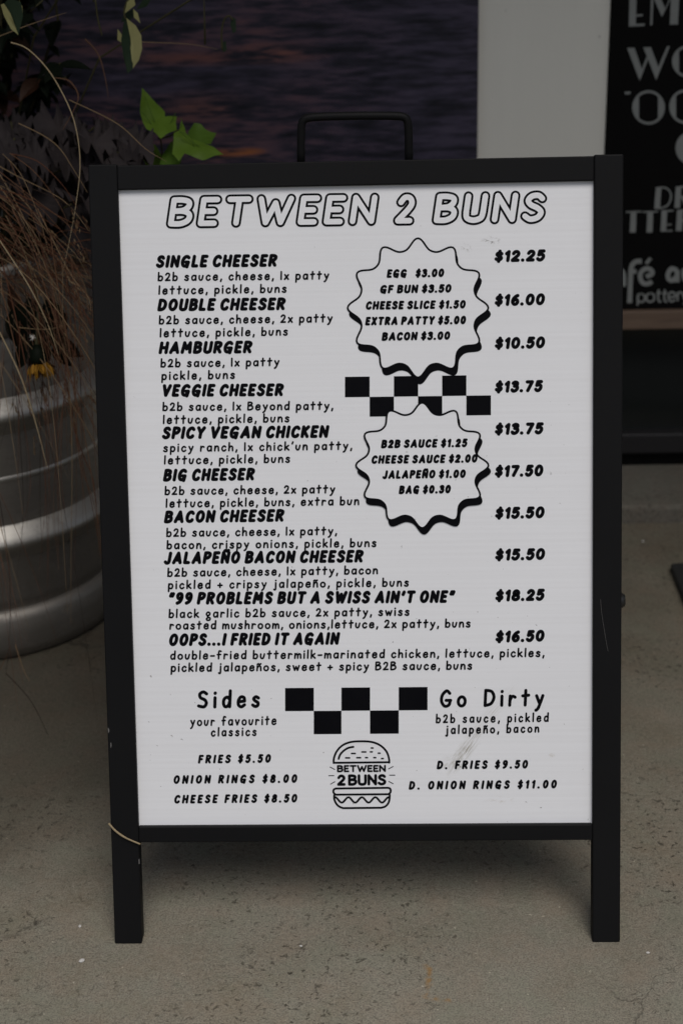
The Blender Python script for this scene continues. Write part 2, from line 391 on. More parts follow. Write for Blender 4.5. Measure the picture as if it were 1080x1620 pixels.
class Print:
    """flat marks on a plane: polygons in picture coordinates are carried onto the plane itself"""
    def __init__(s, o, n, e1, e2, lift): s.o, s.n, s.e1, s.e2, s.lift = o, n, e1, e2, lift; s.mb = MB(); s.k = 0
    def pt(s, x, y):
        d = ray(x, y); p = CAM + d*((s.o-CAM).dot(s.n)/d.dot(s.n)) - s.o
        return (p.dot(s.e1), p.dot(s.e2), s.lift + s.zz)
    def poly(s, vs, fs, mi=0, z=0):
        s.k += 1; s.zz = z + (s.k % 60)*2.5e-6
        s.mb.add([s.pt(*v) for v in vs], fs, mi)
    def fill(s, pts, mi=0, z=0): s.poly(pts, [tuple(range(len(pts)))], mi, z)
    def line(s, pts, wd, mi=0, z=0, cap='round', joined=False):
        if joined: vs, fs = strip2(pts, wd, cap); s.poly(vs, fs, mi, z)
        else:
            for a, b in zip(pts, pts[1:]): vs, fs = strip2([a, b], wd, cap); s.poly(vs, fs, mi, z)
    def curve(s, pts, wd, mi=0, z=0, closed=False, sub=6, cap='round'):
        vs, fs = strip2(catmull(pts, sub, closed), wd, cap); s.poly(vs, fs, mi, z)

bz0, bz1 = at(1000, 518.5, WY-.006).z, at(1000, 489.5, WY-.006).z
bsg = empty('wall_sign', (PX1, WY-.006, bz0), 'black cafe sign with grey art deco lettering and wooden bottom trim, right of beige pillar', 'sign')
bsg_w = .62
MB().box((.002, 0, bz1-bz0), (bsg_w, .026, 1.5)).build('sign_board', M['board_black'], bsg)
MB().box((.002, -.012, 0), (bsg_w, .026, bz1-bz0)).build('wood_trim', M['wood'], bsg, bevel=.002)
BO = Vector((PX1, WY-.006, bz0)); BN = Vector((0, -1, 0)); BE1 = Vector((1, 0, 0)); BE2 = Vector((0, 0, 1))
class BPrint(Print):
    def pt(s, x, y):
        q = Print.pt(s, x, y); return (q[0], -q[2], q[1])
def bp(): return BPrint(BO, BN, BE1, BE2, .0008)
def Z5(l): return [(740+x/3.176, y/3.176) for x, y in l]
def Z6(l): return [(900+x/5.783, 280+y/5.783) for x, y in l]
def Z7(l): return [(940+x/6.23, y/6.23) for x, y in l]
def rect(P, l): P.fill(l)
P = bp()   # E M
rect(P, Z7([(335,262),(343,-60),(412,-60),(402,258)])); rect(P, Z7([(402,258),(403,236),(492,232),(490,254)])); rect(P, Z7([(404,162),(405,143),(472,139),(472,158)])); rect(P, Z7([(410,-38),(411,-60),(500,-62),(499,-40)]))
rect(P, Z7([(545,248),(556,-66),(578,-66),(566,247)])); rect(P, Z7([(560,-66),(625,-68),(692,82),(660,166)])); rect(P, Z7([(660,166),(692,82),(760,-66),(775,-66)])); rect(P, Z7([(738,242),(752,-66),(832,-68),(818,240)]))
P.mb.build('lettering', M['letter'], bsg)
P = bp()   # W O
rect(P, Z7([(318,472),(390,470),(466,690),(442,796)])); rect(P, Z7([(442,796),(458,690),(510,560),(525,580)])); rect(P, Z7([(478,466),(552,464),(628,668),(604,788)])); rect(P, Z7([(604,788),(620,672),(712,456),(738,455)]))
def ring(P, cx, cy, rx, ry, wd, xl_, xr_):
    N = 60; pts = [(cx+rx*math.cos(2*math.pi*k/N), cy+ry*math.sin(2*math.pi*k/N)) for k in range(N)]
    inn = [(cx+(rx-wd)*math.cos(2*math.pi*k/N), cy+(ry-wd)*math.sin(2*math.pi*k/N)) for k in range(N)]
    P.poly(Z7(pts+inn), [(k, (k+1) % N, N+(k+1) % N, N+k) for k in range(N)])
    if xl_: P.fill(Z7([(x, y) for x, y in [(cx-rx*math.sin(a), cy-ry*math.cos(a)) for a in [math.pi*j/30 for j in range(31)]] if x < cx-xl_]))
    if xr_: P.fill(Z7([(x, y) for x, y in [(cx+rx*math.sin(a), cy+ry*math.cos(a)) for a in [math.pi*j/30 for j in range(31)]] if x > cx+xr_]))
ring(P, 925, 605, 165, 160, 24, 84, 84)
P.mb.build('lettering', M['letter'], bsg)
P = bp()   # - O O
rect(P, Z7([(292,905),(352,901),(350,925),(300,931)]))
ring(P, 529, 1058, 160, 168, 24, 80, 80); ring(P, 893, 1050, 160, 168, 24, 80, 80)
P.mb.build('lettering', M['letter'], bsg)
P = bp(); ring(P, 960, 1458, 165, 168, 24, 52, 52); P.mb.build('lettering', M['letter'], bsg)
P = bp()   # D R
rect(P, Z6([(775,290),(790,92),(840,90),(826,290)])); P.curve(Z6([(838,94),(890,104),(924,150),(922,210),(890,262),(828,286)]), 2.6)
rect(P, Z6([(958,282),(972,86),(1022,84),(1010,282)])); P.curve(Z6([(1018,88),(1060,96),(1080,130),(1060,172),(1012,184)]), 2.6); rect(P, Z6([(1020,186),(1050,184),(1100,280),(1062,282)]))
P.mb.build('lettering', M['letter'], bsg)
P = bp()   # P O T T E R Y
for x in (515, 668):
    rect(P, Z6([(x,326),(x+2,313),(x+142,308),(x+140,321)])); rect(P, Z6([(x+36,508),(x+44,326),(x+96,324),(x+90,506)]))
rect(P, Z6([(832,500),(842,304),(892,302),(882,498)])); rect(P, Z6([(890,316),(891,302),(950,300),(948,313)])); rect(P, Z6([(886,442),(887,430),(932,428),(930,440)])); rect(P, Z6([(882,498),(883,486),(942,483),(940,496)]))
rect(P, Z6([(972,494),(984,300),(1036,298),(1026,492)])); P.curve(Z6([(1034,304),(1080,312),(1096,345),(1076,385),(1028,396)]), 2.6); rect(P, Z6([(1036,398),(1066,396),(1116,492),(1080,494)]))
P.curve(Z6([(360,312),(420,312),(462,350),(464,430),(430,495),(360,510)]), 4)
P.mb.build('lettering', M['letter'], bsg)
P = bp()   # cafe au
W8 = 7.6
P.curve(Z6([(660,770),(610,772),(575,800),(562,850)]), W8, cap='butt'); P.line(Z6([(562,846),(549,1152)]), W8, cap='butt'); P.line(Z6([(560,866),(612,862)]), W8*.9, cap='butt')
P.curve(Z6([(755,955),(715,975),(670,968),(647,920),(655,870),(700,836),(745,850),(755,885),(700,912)]), W8*.95, cap='butt'); P.line(Z6([(700,792),(742,740)]), 5.2, cap='butt')
P.curve(Z6([(495,1000),(497,920),(480,860),(430,850),(395,890),(392,950),(430,985),(470,960)]), W8, cap='butt')
P.curve(Z6([(985,855),(935,838),(902,880),(905,930),(940,945),(975,915)]), W8, cap='butt'); P.line(Z6([(985,850),(983,962)]), W8, cap='butt')
P.curve(Z6([(1050,838),(1046,900),(1060,940),(1100,942),(1126,900),(1130,836)]), W8, cap='butt'); P.line(Z6([(1130,836),(1126,958)]), W8, cap='butt')
P.mb.build('lettering', M['letter'], bsg)
P = bp()   # pottery
W3 = 3.0
P.line(Z6([(628,1066),(622,1176)]), W3, cap='butt'); P.curve(Z6([(654,1066),(686,1086),(684,1126),(654,1144),(624,1126),(626,1086)]), W3, closed=True)
P.curve(Z6([(738,1062),(772,1080),(770,1122),(738,1142),(706,1124),(706,1082)]), W3, closed=True)
for x in (812, 868): P.curve(Z6([(x+2,1028),(x-2,1110),(x+8,1138),(x+26,1136)]), W3, cap='butt'); P.line(Z6([(x-18,1062),(x+26,1060)]), W3*.9, cap='butt')
P.curve(Z6([(908,1098),(966,1094),(958,1062),(932,1052),(906,1076),(908,1116),(934,1138),(964,1122)]), W3, cap='butt')
P.line(Z6([(990,1052),(986,1134)]), W3, cap='butt'); P.curve(Z6([(988,1084),(1000,1058),(1022,1054)]), W3, cap='butt')
P.line(Z6([(1030,1052),(1056,1130)]), W3, cap='butt'); P.line(Z6([(1088,1050),(1046,1168)]), W3, cap='butt')
P.mb.build('lettering', M['letter'], bsg)

# black mat on the right
p0, p1, p2 = ground(1059, 904), ground(1092, 985), ground(1120, 899)
e1 = (p2-p0).normalized()*.6; e2 = (p1-p0).normalized()*.42
MB().add([p0, p0+e2, p0+e2+e1, p0+e1] + [p+Vector((0, 0, .014)) for p in (p0, p0+e2, p0+e2+e1, p0+e1)], HEX).build('floor_mat', M['mat_rubber'], bevel=.003, recalc=True)
tag(bpy.data.objects['floor_mat'], 'black rubber mat lying on the concrete at the right edge', 'floor mat')

# ------------------------------------------------------------------ A-frame menu board
LEAN = .29918; HH = .7850; WW = .515
ca, sa = math.cos(LEAN), math.sin(LEAN)
IL, IT, IB, IR = .0281, .0245, .1237, .0280
E1 = Vector((1, 0, 0)); E2 = Vector((0, sa, ca)); EN = Vector((0, -ca, sa))
FM = Matrix(((1, 0, 0, 0), (0, sa, -ca, 0), (0, ca, sa, 0), (0, 0, 0, 1)))      # board space (across, up, out) -> world
sign = empty('menu_board', (0, 0, 0), 'black metal A-frame pavement sign with white burger menu panel', 'sandwich board')
DP = .016
HW = WW/2
RDROP = .030
def leg(x0, x1, mirror=0.0):
    vs = []
    for tz in (0, 1):
        for (x, n) in ((x0, 0), (x1, 0), (x1, -DP), (x0, -DP)):
            t_ = HH - (RDROP if mirror else 0)
            p = E1*x + E2*(t_ if tz else (-n*sa/ca)) + EN*n
            if mirror: p.y = 2*mirror - p.y
            vs.append(p)
    return MB().add(vs, HEX)
YM = (E2*HH).y + .020
RM = HH - IT
for x0, x1 in ((-HW, -HW+IL), (HW-IR, HW)):
    leg(x0, x1).build('leg', M['frame'], sign, bevel=.0014)
def bar(lo, hi, name, mat, mirror=0.0, bevel=.0012):
    m_ = MB().box(lo, hi, FM)
    if mirror: m_.v = [(x, 2*mirror-y, z) for x, y, z in m_.v]
    return m_.build(name, mat, sign, bevel=bevel)
BB = IB - .0165
bar((-HW+IL, RM, -DP), (HW-IR, HH-.0012, -.0008), 'top_rail', M['frame'])
bar((-HW+IL, BB, -DP), (HW-IR, IB, -.0008), 'bottom_rail', M['frame'])
pz = -.0065
# panel in board space
pan = MB().box((-HW+IL-.004, IB-.004, pz-.006), (HW-IR+.004, RM+.004, pz))
# rear half of the A
for x0, x1 in ((-HW, -HW+IL), (HW-IR, HW)):
    leg(x0, x1, YM).build('rear_leg', M['frame'], sign, bevel=.0014)
bar((-HW+IL, RM-RDROP, -DP), (HW-IR, HH-RDROP-.0012, -.0008), 'rear_top_rail', M['frame'], YM)
bar((-HW+IL, BB, -DP), (HW-IR, IB, -.0008), 'rear_bottom_rail', M['frame'], YM)
bar((-HW+IL-.003, IB-.003, pz-.006), (HW-IR+.003, RM-RDROP+.003, pz), 'rear_panel', mat_plain('grey white plastic', (.6, .6, .6)), YM, 0)

# finish the panel material with its scuffs, in board space
PO = EN*pz
def board(x, y):
    d = ray(x, y); p = CAM + d*((PO-CAM).dot(EN)/d.dot(EN)) - PO
    return p.dot(E1), p.dot(E2)
t = PANEL_T; o = [n for n in t.t.nodes if n.type == 'TEX_COORD'][0].outputs['Object']
c = t.t.nodes[-1].outputs[0]
# c must be the last mix made above: find it explicitly
c = [n for n in t.t.nodes if n.type == 'MIX'][-1].outputs[2]
def sm(px, py, rx, ry, ang, amt, col, **k):
    x, y = board(px, py); smear(x, y, rx, ry, ang, amt, col, **k)
sm(776, 381, .011, .006, .1, .9, (.25, .24, .23), lo=.5, hi=.62)
sm(737, 393, .006, .008, .4, .6, (.35, .34, .33), lo=.5, hi=.62)
sm(735, 1188, .034, .009, R(57), .95, (.36, .34, .29), lo=.42, hi=.6, st=(1, 2.4, 1))
sm(775, 1130, .045, .008, R(50), .5, (.48, .46, .42), lo=.45, hi=.65, st=(1, 2.5, 1))
sm(712, 1206, .018, .010, R(40), .6, (.42, .40, .34), lo=.45, hi=.65)
sm(790, 1266, .018, .006, .1, .5, (.50, .46, .40), lo=.5, hi=.65)
sm(872, 1195, .004, .003, .1, .6, (.45, .40, .32), lo=.4, hi=.6)
t.bump(t.math('ADD', t.math('MULTIPLY', lines2, .6), lines), .045, .0012)
M['panel'] = t.set(col=c, rough=.5, spec=.3)
panel = MB().box((-HW+IL-.004, IB-.004, -.006), (HW-IR+.004, RM+.004, 0)).build('menu_panel', M['panel'], sign)
panel.matrix_local = Matrix.Translation(PO) @ FM

# ---------------- lettering: hand-drawn stroke alphabets (percent of cap height)
GL = {}
def defs(store, src):
    for ln in src.strip().splitlines():
        ch, wd, rest = ln.strip().split(' ', 2)
        st = []
        for part in rest.split(';'):
            part = part.strip(); kind = part[0]
            st.append((kind, [tuple(float(v)/100 for v in q.split(',')) for q in part[1:].split()]))
        store[ch] = (float(wd)/100, st)
CAPS = {}
defs(CAPS, '''
A 60 l0,0 32,100 60,0;l12,28 52,28
B 46 l0,0 0,100;c0,100 22,100 40,92 41,72 28,56 2,53;c2,53 30,52 46,38 44,14 26,0 0,0
C 48 c48,84 36,98 18,94 4,72 0,40 8,10 24,0 40,4 48,16
D 50 l0,0 0,100;c0,100 22,98 42,82 50,52 42,18 22,2 0,0
E 36 l36,100 0,100 0,0 36,0;l0,51 30,51
F 36 l36,100 0,100 0,0;l0,50 30,50
G 56 c50,88 36,100 17,94 4,72 0,40 8,10 24,0 40,6 48,20;l30,40 52,40 46,-8
H 50 l0,0 0,100;l50,0 50,100;l0,50 50,50
I 0 l0,0 0,100
J 34 l34,100 34,26;c34,28 30,4 14,-4 0,8
K 44 l0,0 0,100;l42,100 2,46;l12,56 44,0
L 34 l0,100 0,0 34,0
M 66 l0,0 8,100 33,36 58,100 66,0
N 50 l0,0 0,100 50,0 50,100
O 54 o27,50 27,50
P 42 l0,0 0,100;c0,100 24,100 42,90 42,68 26,48 2,46
R 46 l0,0 0,100;c0,100 24,100 42,90 42,70 26,52 2,50;l18,50 46,0
S 44 c42,86 30,99 12,96 3,78 12,60 32,46 44,28 36,6 16,-1 0,12
T 50 l0,100 50,100;l25,100 25,0
U 48 l0,100 0,30;c0,34 4,8 24,-2 44,8 48,34;l48,30 48,100
V 54 l0,100 27,0 54,100
W 80 l0,100 20,0 40,82 60,0 80,100
X 46 l0,0 46,100;l46,0 0,100
Y 50 l0,100 25,48 50,100;l25,48 25,0
0 46 o23,50 23,50
1 16 l0,78 16,100 16,0
2 42 c2,78 14,98 32,96 41,76 34,52 0,2;l0,0 42,0
3 40 c2,88 18,100 36,92 36,68 16,54;c16,54 38,50 42,24 28,2 10,-1 0,12
5 40 l38,100 8,100 4,58;c4,58 22,64 38,52 40,28 28,3 12,-1 0,12
6 42 c36,98 18,84 4,56 2,24 16,0 34,4 42,26 34,50 16,50 4,34
7 42 l0,100 42,100 14,0
8 42 c21,54 5,66 6,88 21,100 37,88 38,66 21,54 2,38 2,12 21,0 41,12 41,38 21,54
9 42 c40,70 28,48 10,52 1,74 8,96 28,99 40,80 40,44 28,14 8,0
$ 40 c38,78 28,88 12,86 3,72 12,58 30,46 39,30 32,14 16,10 1,20;l22,108 22,-8
. 2 l0,0 1,0
, 4 l4,2 0,-16
- 26 l0,44 26,44
' 6 l6,100 0,76
" 22 l6,100 0,76;l22,100 16,76
''')
CAPS['Ñ'] = (.50, CAPS['N'][1] + [('c', [(.08, 1.17), (.18, 1.24), (.32, 1.17), (.42, 1.24)])])
HAND = {}
defs(HAND, '''
a 40 c38,44 26,60 8,52 2,26 10,2 26,4 38,26;l39,58 39,0
b 38 l2,100 0,0;c0,28 14,54 32,50 38,26 28,2 12,0 0,14
c 36 c35,48 22,60 6,46 1,22 12,0 26,0 36,12
d 40 c38,44 26,60 8,52 2,26 10,2 26,4 38,26;l40,100 38,0
e 40 l3,30 38,34;c38,34 34,56 16,60 3,38 4,10 20,-2 38,10
f 34 c34,94 20,100 13,78 12,0;l0,52 30,54
g 40 c34,52 18,62 4,46 6,26 22,20 34,34 34,52;c30,26 14,8 20,-4 38,-14 34,-38 12,-40 4,-24 18,-8
h 36 l2,100 0,0;c0,28 16,56 32,48 34,24 35,0
i 4 l2,58 2,0;l2,86 3,88
j 20 l16,58 16,-6;c16,-4 14,-26 6,-32 0,-26;l16,86 17,88
k 36 l1,100 0,0;l32,56 2,24;l10,30 36,0
l 4 l3,100 1,0
m 56 l2,58 0,0;c0,26 12,54 24,48 27,24 27,0;c27,26 38,54 52,48 55,24 56,0
n 36 l2,58 0,0;c0,26 16,58 32,50 35,24 36,0
o 40 o20,28 20,29
p 38 l2,58 0,-36;c0,30 12,58 32,52 38,28 28,2 12,2 0,18
r 30 l2,58 0,0;c0,28 10,52 20,56 30,50
s 34 c32,52 18,60 5,48 14,34 30,22 28,4 14,-1 0,8
t 34 l17,92 15,0;l0,58 34,62
u 36 c1,56 0,22 10,1 26,8 36,56
v 36 l0,58 17,0 36,58
w 56 l0,58 14,0 28,48 42,0 56,58
x 34 l0,0 34,56;l34,0 2,58
y 38 l2,58 18,14;c38,58 24,12 12,-22 0,-34
1 4 l2,96 2,0
2 40 c2,72 14,90 32,84 34,60 22,32 0,2;l0,1 40,3
+ 38 l19,58 19,8;l0,33 38,34
- 32 l0,36 32,37
, 6 l6,8 0,-18
. 2 l0,2 1,2
' 6 l6,100 0,78
B 44 l2,94 0,0;c2,94 28,94 36,74 4,50;c4,50 36,50 44,20 24,2 0,0
S 46 c44,84 26,96 6,84 10,60 34,46 44,24 30,2 0,8
G 54 c48,80 30,96 6,70 2,30 20,0 44,6 52,34;l54,36 28,36
D 50 l2,96 0,0;c2,96 36,88 50,52 34,12 0,0
''')
HAND['ñ'] = (.36, HAND['n'][1] + [('c', [(.02, .78), (.12, .86), (.24, .78), (.34, .86)])])
def prn(): return Print(PO, EN, E1, E2, .00025)
def text(P, s, x0, y0, x1, y1, h, sw, font=CAPS, slant=.17, gap=None, space=.30, wscale=1.0, mode='scale', core=0, mi=0):
    """fit a line of lettering between two ends of its baseline"""
    ux, uy = x1-x0, y1-y0; L = math.hypot(ux, uy); ux /= L; uy /= L
    bold = font is CAPS
    hs = h - sw if bold else h
    gl = [font.get(ch) for ch in s]
    gap = (sw*.30 if gap is None else gap)
    body = sum(g_[0] for g_ in gl if g_)*hs*wscale
    nsp = sum(1 for g_ in gl if not g_)
    ink = sum(sw for g_ in gl if g_)
    ngap = len(s)-1
    eff = L - slant*h*.8
    if mode == 'scale':
        k = (eff - ink - ngap*gap)/(body + nsp*space*h); ws = wscale*k; tr = gap; spw = space*h*k
    else:
        ws = wscale; tr = (eff - body - ink - nsp*space*h)/ngap; spw = space*h
    x = 0.0
    for ch, g_ in zip(s, gl):
        if not g_: x += spw + tr; continue
        def T(p):
            jy = p[1]*hs + (sw/2 if bold else 0); gx = x + sw/2 + p[0]*hs*ws + slant*jy
            return (x0 + ux*gx + uy*jy, y0 + uy*gx - ux*jy)
        for kind, pts in g_[1]:
            if kind == 'o':
                (cx_, cy_), (rx_, ry_) = pts
                q = [T((cx_+rx_*math.cos(a), cy_+ry_*math.sin(a))) for a in [2*math.pi*j/24 for j in range(25)]]
                lst = [q]
            elif kind == 'c': lst = [catmull([T(p) for p in pts], 6)]
            else: lst = [[T(a), T(b)] for a, b in zip(pts, pts[1:])]
            for q in lst:
                vs, fs = strip2(q, sw); P.poly(vs, fs, mi)
                if core: vs, fs = strip2(q, core); P.poly(vs, fs, 1, .00018)
        x += g_[0]*hs*ws + sw + tr
def put(P, name): return P.mb.build(name, [M['ink'], M['panel']], panel)

for a in (('BETWEEN', 261.5, 362, 600.5, 357.4), ('2', 620, 357.3, 661, 356.7), ('BUNS', 681, 356.4, 867, 353.8)):
    P = prn(); text(P, *a, 53, 15.6, core=8.7, slant=.16, gap=4.2); put(P, 'title_word')
ITEMS = [('SINGLE CHEESER', 246, 424, 440, 422), ('DOUBLE CHEESER', 248.5, 492.7, 453, 490.7), ('HAMBURGER', 250.5, 560.4, 400.5, 559),
 ('VEGGIE CHEESER', 254.5, 628, 450, 626.7), ('SPICY VEGAN CHICKEN', 255.5, 695, 521, 692.7), ('BIG CHEESER', 257.5, 762, 404.5, 760),
 ('BACON CHEESER', 259, 828, 451, 825.3), ('JALAPEÑO BACON CHEESER', 258.5, 893, 576, 889.8), ('"99 PROBLEMS BUT A SWISS AIN\'T ONE"', 265, 957, 720, 953.7),
 ('OOPS...I FRIED IT AGAIN', 266, 1022.4, 538, 1020)]
for a in ITEMS:
    P = prn(); text(P, *a, 20.4, 5.5, gap=1.9, space=.17, slant=.19); put(P, 'item_name')
DESC = [[('b2b sauce, cheese, 1x patty', 249.5, 443.8, 521, 441), ('lettuce, pickle, buns', 250.6, 465, 454, 462)],
 [('b2b sauce, cheese, 2x patty', 251.4, 512.2, 526.5, 508.8), ('lettuce, pickle, buns', 252.6, 532.6, 456, 529.8)],
 [('b2b sauce, 1x patty', 254, 580.3, 442.5, 578), ('pickle, buns', 255.4, 600.2, 372.5, 598.2)],
 [('b2b sauce, 1x Beyond patty,', 257, 649.2, 527.5, 647.3), ('lettuce, pickle, buns', 257.6, 669.7, 458.5, 667)],
 [('spicy ranch, 1x chick\'un patty,', 258, 714.2, 557.5, 710.4), ('lettuce, pickle, buns', 259.4, 733.7, 459.5, 731)],
 [('b2b sauce, cheese, 2x patty', 260.5, 782.2, 530.5, 779.2), ('lettuce, pickle, buns, extra bun', 262, 802, 568.5, 798)],
 [('b2b sauce, cheese, 1x patty,', 263, 848.4, 533.5, 845.2), ('bacon, crispy onions, pickle, buns', 263.6, 867.8, 595.8, 864.3)],
 [('b2b sauce, cheese, 1x patty, bacon', 264.7, 911.6, 598, 907.3), ('pickled + cripsy jalapeño, pickle, buns', 265.7, 931, 647, 926.8)],
 [('black garlic b2b sauce, 2x patty, swiss', 266.8, 976.7, 648, 973), ('roasted mushroom, onions,lettuce, 2x patty, buns', 268, 995, 744.5, 991.6)],
 [('double-fried buttermilk-marinated chicken, lettuce, pickles,', 269, 1042.6, 861, 1038.2), ('pickled jalapeños, sweet + spicy B2B sauce, buns', 270, 1061.8, 747, 1058.2)]]
for two in DESC:
    P = prn()
    for a in two: text(P, *a, 12.4, 2.8, font=HAND, slant=.03, mode='track', space=.38, wscale=1.32)
    put(P, 'item_description')
PRICES = [('$12.25', 780.5, 415.2, 863, 413.4), ('$16.00', 780.8, 484.6, 862.6, 482.8), ('$10.50', 781, 552.8, 862.8, 551), ('$13.75', 781, 621.8, 859, 620),
 ('$13.75', 781, 688.5, 860, 687), ('$17.50', 781, 755.2, 860, 753.6), ('$15.50', 781.5, 821.4, 862, 819.8), ('$15.50', 781.5, 887.4, 862.8, 885.8), ('$18.25', 781.8, 952, 861.8, 950.2), ('$16.50', 782, 1017, 862, 1015)]
for a in PRICES:
    P = prn(); text(P, *a, 19.2, 5.5, gap=1.8); put(P, 'price')

# chequer strips
def quad(P, x0, x1, yt0, yt1, yb0, yb1): P.fill([(x0, yt0), (x0, yb0), (x1, yb1), (x1, yt1)])
P = prn()
xs = [545.5, 584.5, 622.8, 661, 699, 737.2, 776]
for i in range(6):
    a = lambda x, y: y - (x-545.5)*.0128
    y0, y1 = ((596.2, 628.4), (628.4, 659.6))[i % 2]
    quad(P, xs[i], xs[i+1], a(xs[i], y0), a(xs[i+1], y0), a(xs[i], y1), a(xs[i+1], y1))
put(P, 'chequer_strip')
P = prn()
xs = [451, 496.3, 539.9, 585.1, 630.4, 675.9]
for i in range(5):
    a = lambda x, y: y - (x-451)*.0075
    y0, y1 = ((1088.4, 1125), (1125, 1161.8))[i % 2]
    quad(P, xs[i], xs[i+1], a(xs[i], y0), a(xs[i+1], y0), a(xs[i], y1), a(xs[i+1], y1))
put(P, 'chequer_strip')

# seal badges
_m, _a = .905, .095
def badge(cx_, cy_, rx_, ry_, lines_, dy, z0):
    P = prn(); N = 216
    def sh(ox, oy, k=1.0):
        out = []
        for j in range(N):
            a = 2*math.pi*j/N; cs = math.cos(12*a)
            r_ = (_m + _a*(cs*.86 + .14*math.cos(24*a)))*k
            out.append((cx_+ox+rx_*r_*math.sin(a), cy_+oy-ry_*r_*math.cos(a)))
        return out
    P.fill(sh(3, dy, 1.01), 0, z0)
    P.fill(sh(0, 0), 1, z0+.00016)
    o_ = sh(0, 0); P.line(o_+[o_[0], o_[1]], 3.0, 0, z0+.00032, 'butt', True)
    for a in lines_: pass
    put(P, 'seal_badge')
    Q = prn(); Q.lift += z0+.0004
    for a in lines_: text(Q, *a, 13.8, 3.9, gap=1.5, slant=.17, space=.16)
    put(Q, 'extras_lettering')
badge(660.8, 487, 111, 110, [('EGG   $3.00', 611, 439.8, 703, 438.4), ('GF BUN $3.50', 600, 464.6, 714.5, 463), ('CHEESE SLICE $1.50', 577.5, 490.2, 737, 488.2), ('EXTRA PATTY $5.00', 577, 515, 737.5, 513), ('BACON $3.00', 603, 539.3, 712.5, 537.6)], 10, .0002)
badge(667.5, 736, 104.5, 99, [('B2B SAUCE $1.25', 602, 709.2, 739.5, 707.2), ('CHEESE SAUCE $2.00', 586.5, 733.8, 755.5, 731.8), ('JALAPEÑO $1.00', 604, 757.6, 737, 756), ('BAG $0.30', 630, 781.6, 713.5, 780.2)], 9.5, .0008)

# bottom block
P = prn()
text(P, 'Sides', 311.8, 1118.8, 412.5, 1117, 25, 5.2, font=HAND, slant=.04, mode='track', wscale=1.1)
text(P, 'your favourite', 300.8, 1147.6, 438, 1145.6, 13.2, 2.75, font=HAND, slant=.03, wscale=1.12, mode='track', space=.4)
text(P, 'classics', 333.5, 1164, 406.5, 1163, 12.6, 2.75, font=HAND, slant=.03, wscale=1.12, mode='track')
put(P, 'side_heading')
P = prn()
text(P, 'Go Dirty', 694.8, 1117, 861, 1114.8, 25, 5.0, font=HAND, slant=.04, mode='track', space=.5, wscale=1.1)
text(P, 'b2b sauce, pickled', 688.7, 1143, 867.8, 1140.7, 12.8, 2.75, font=HAND, slant=.03, wscale=1.12, mode='track', space=.4)
text(P, 'jalapeño, bacon', 703.6, 1160.2, 852.8, 1157.7, 12.6, 2.75, font=HAND, slant=.03, wscale=1.12, mode='track', space=.4)
put(P, 'side_heading')
P = prn()
for a in (('FRIES $5.50', 313, 1208, 429.5, 1206.6), ('ONION RINGS $8.00', 273.8, 1240.2, 471, 1238.4), ('CHEESE FRIES $8.50', 275, 1271.2, 471, 1269.6)):
    text(P, *a, 14, 3.7, mode='track', space=.30, wscale=1.12)
put(P, 'side_prices')
P = prn()
for a in (('D. FRIES $9.50', 690, 1217.2, 835.5, 1215.8), ('D. ONION RINGS $11.00', 645.8, 1249.4, 881, 1247.2)):
    text(P, *a, 14, 3.7, mode='track', space=.30, wscale=1.12)
put(P, 'side_prices')

# burger emblem
P = prn()
def ZB(l): return [(510+x/8.3077, 1160+y/8.3077) for x, y in l]
lw = 3.2
P.curve(ZB([(147,390),(150,330),(185,240),(260,160),(370,115),(510,105),(650,115),(760,160),(840,240),(872,330),(876,385)]), lw)
P.line(ZB([(147,388),(876,380)]), lw)
P.curve(ZB([(212,335),(235,275),(290,220),(345,190),(405,178)]), lw)
for x, y, wd in ((652,193,22),(405,265,48),(543,245,50),(640,244,24),(743,261,22),(330,323,50),(475,321,48),(578,320,24),(686,320,24),(786,332,22)):
    P.line(ZB([(x-wd/2, y), (x+wd/2, y)]), 2.5)
for a, b in (((100,444),(160,475)),((82,557),(150,556)),((106,668),(162,636)),((868,468),(926,436)),((880,550),(950,550)),((870,632),(926,662))):
    P.line(ZB([a, b]), 1.3)
P.curve(ZB([(175,725),(860,716)]), lw); P.curve(ZB([(172,806),(870,800)]), lw)
P.curve(ZB([(178,725),(148,740),(146,780),(176,806)]), lw); P.curve(ZB([(858,716),(890,730),(892,775),(862,800)]), lw)
P.curve(ZB([(154,812),(156,870),(185,930),(225,965),(270,982)]), lw); P.line(ZB([(268,983),(775,978)]), lw)
P.curve(ZB([(770,978),(825,960),(865,915),(880,860),(882,806)]), lw)
wvy = []
for j in range(37):
    x = 172 + j*(868-172)/36; wvy.append((x, 875 - 36*math.cos((x-165)/176*2*math.pi)))
P.line(ZB(wvy), lw, 0, 0, 'round', True)
bx = ZB([(190,512),(832,508)]); text(P, 'BETWEEN', *bx[0], *bx[1], 11.4, 2.9, slant=0, gap=.7)
bx = ZB([(192,690),(838,684)]); text(P, '2 BUNS', *bx[0], *bx[1], 18, 4.4, slant=0, gap=.8, space=.08)
put(P, 'burger_emblem')

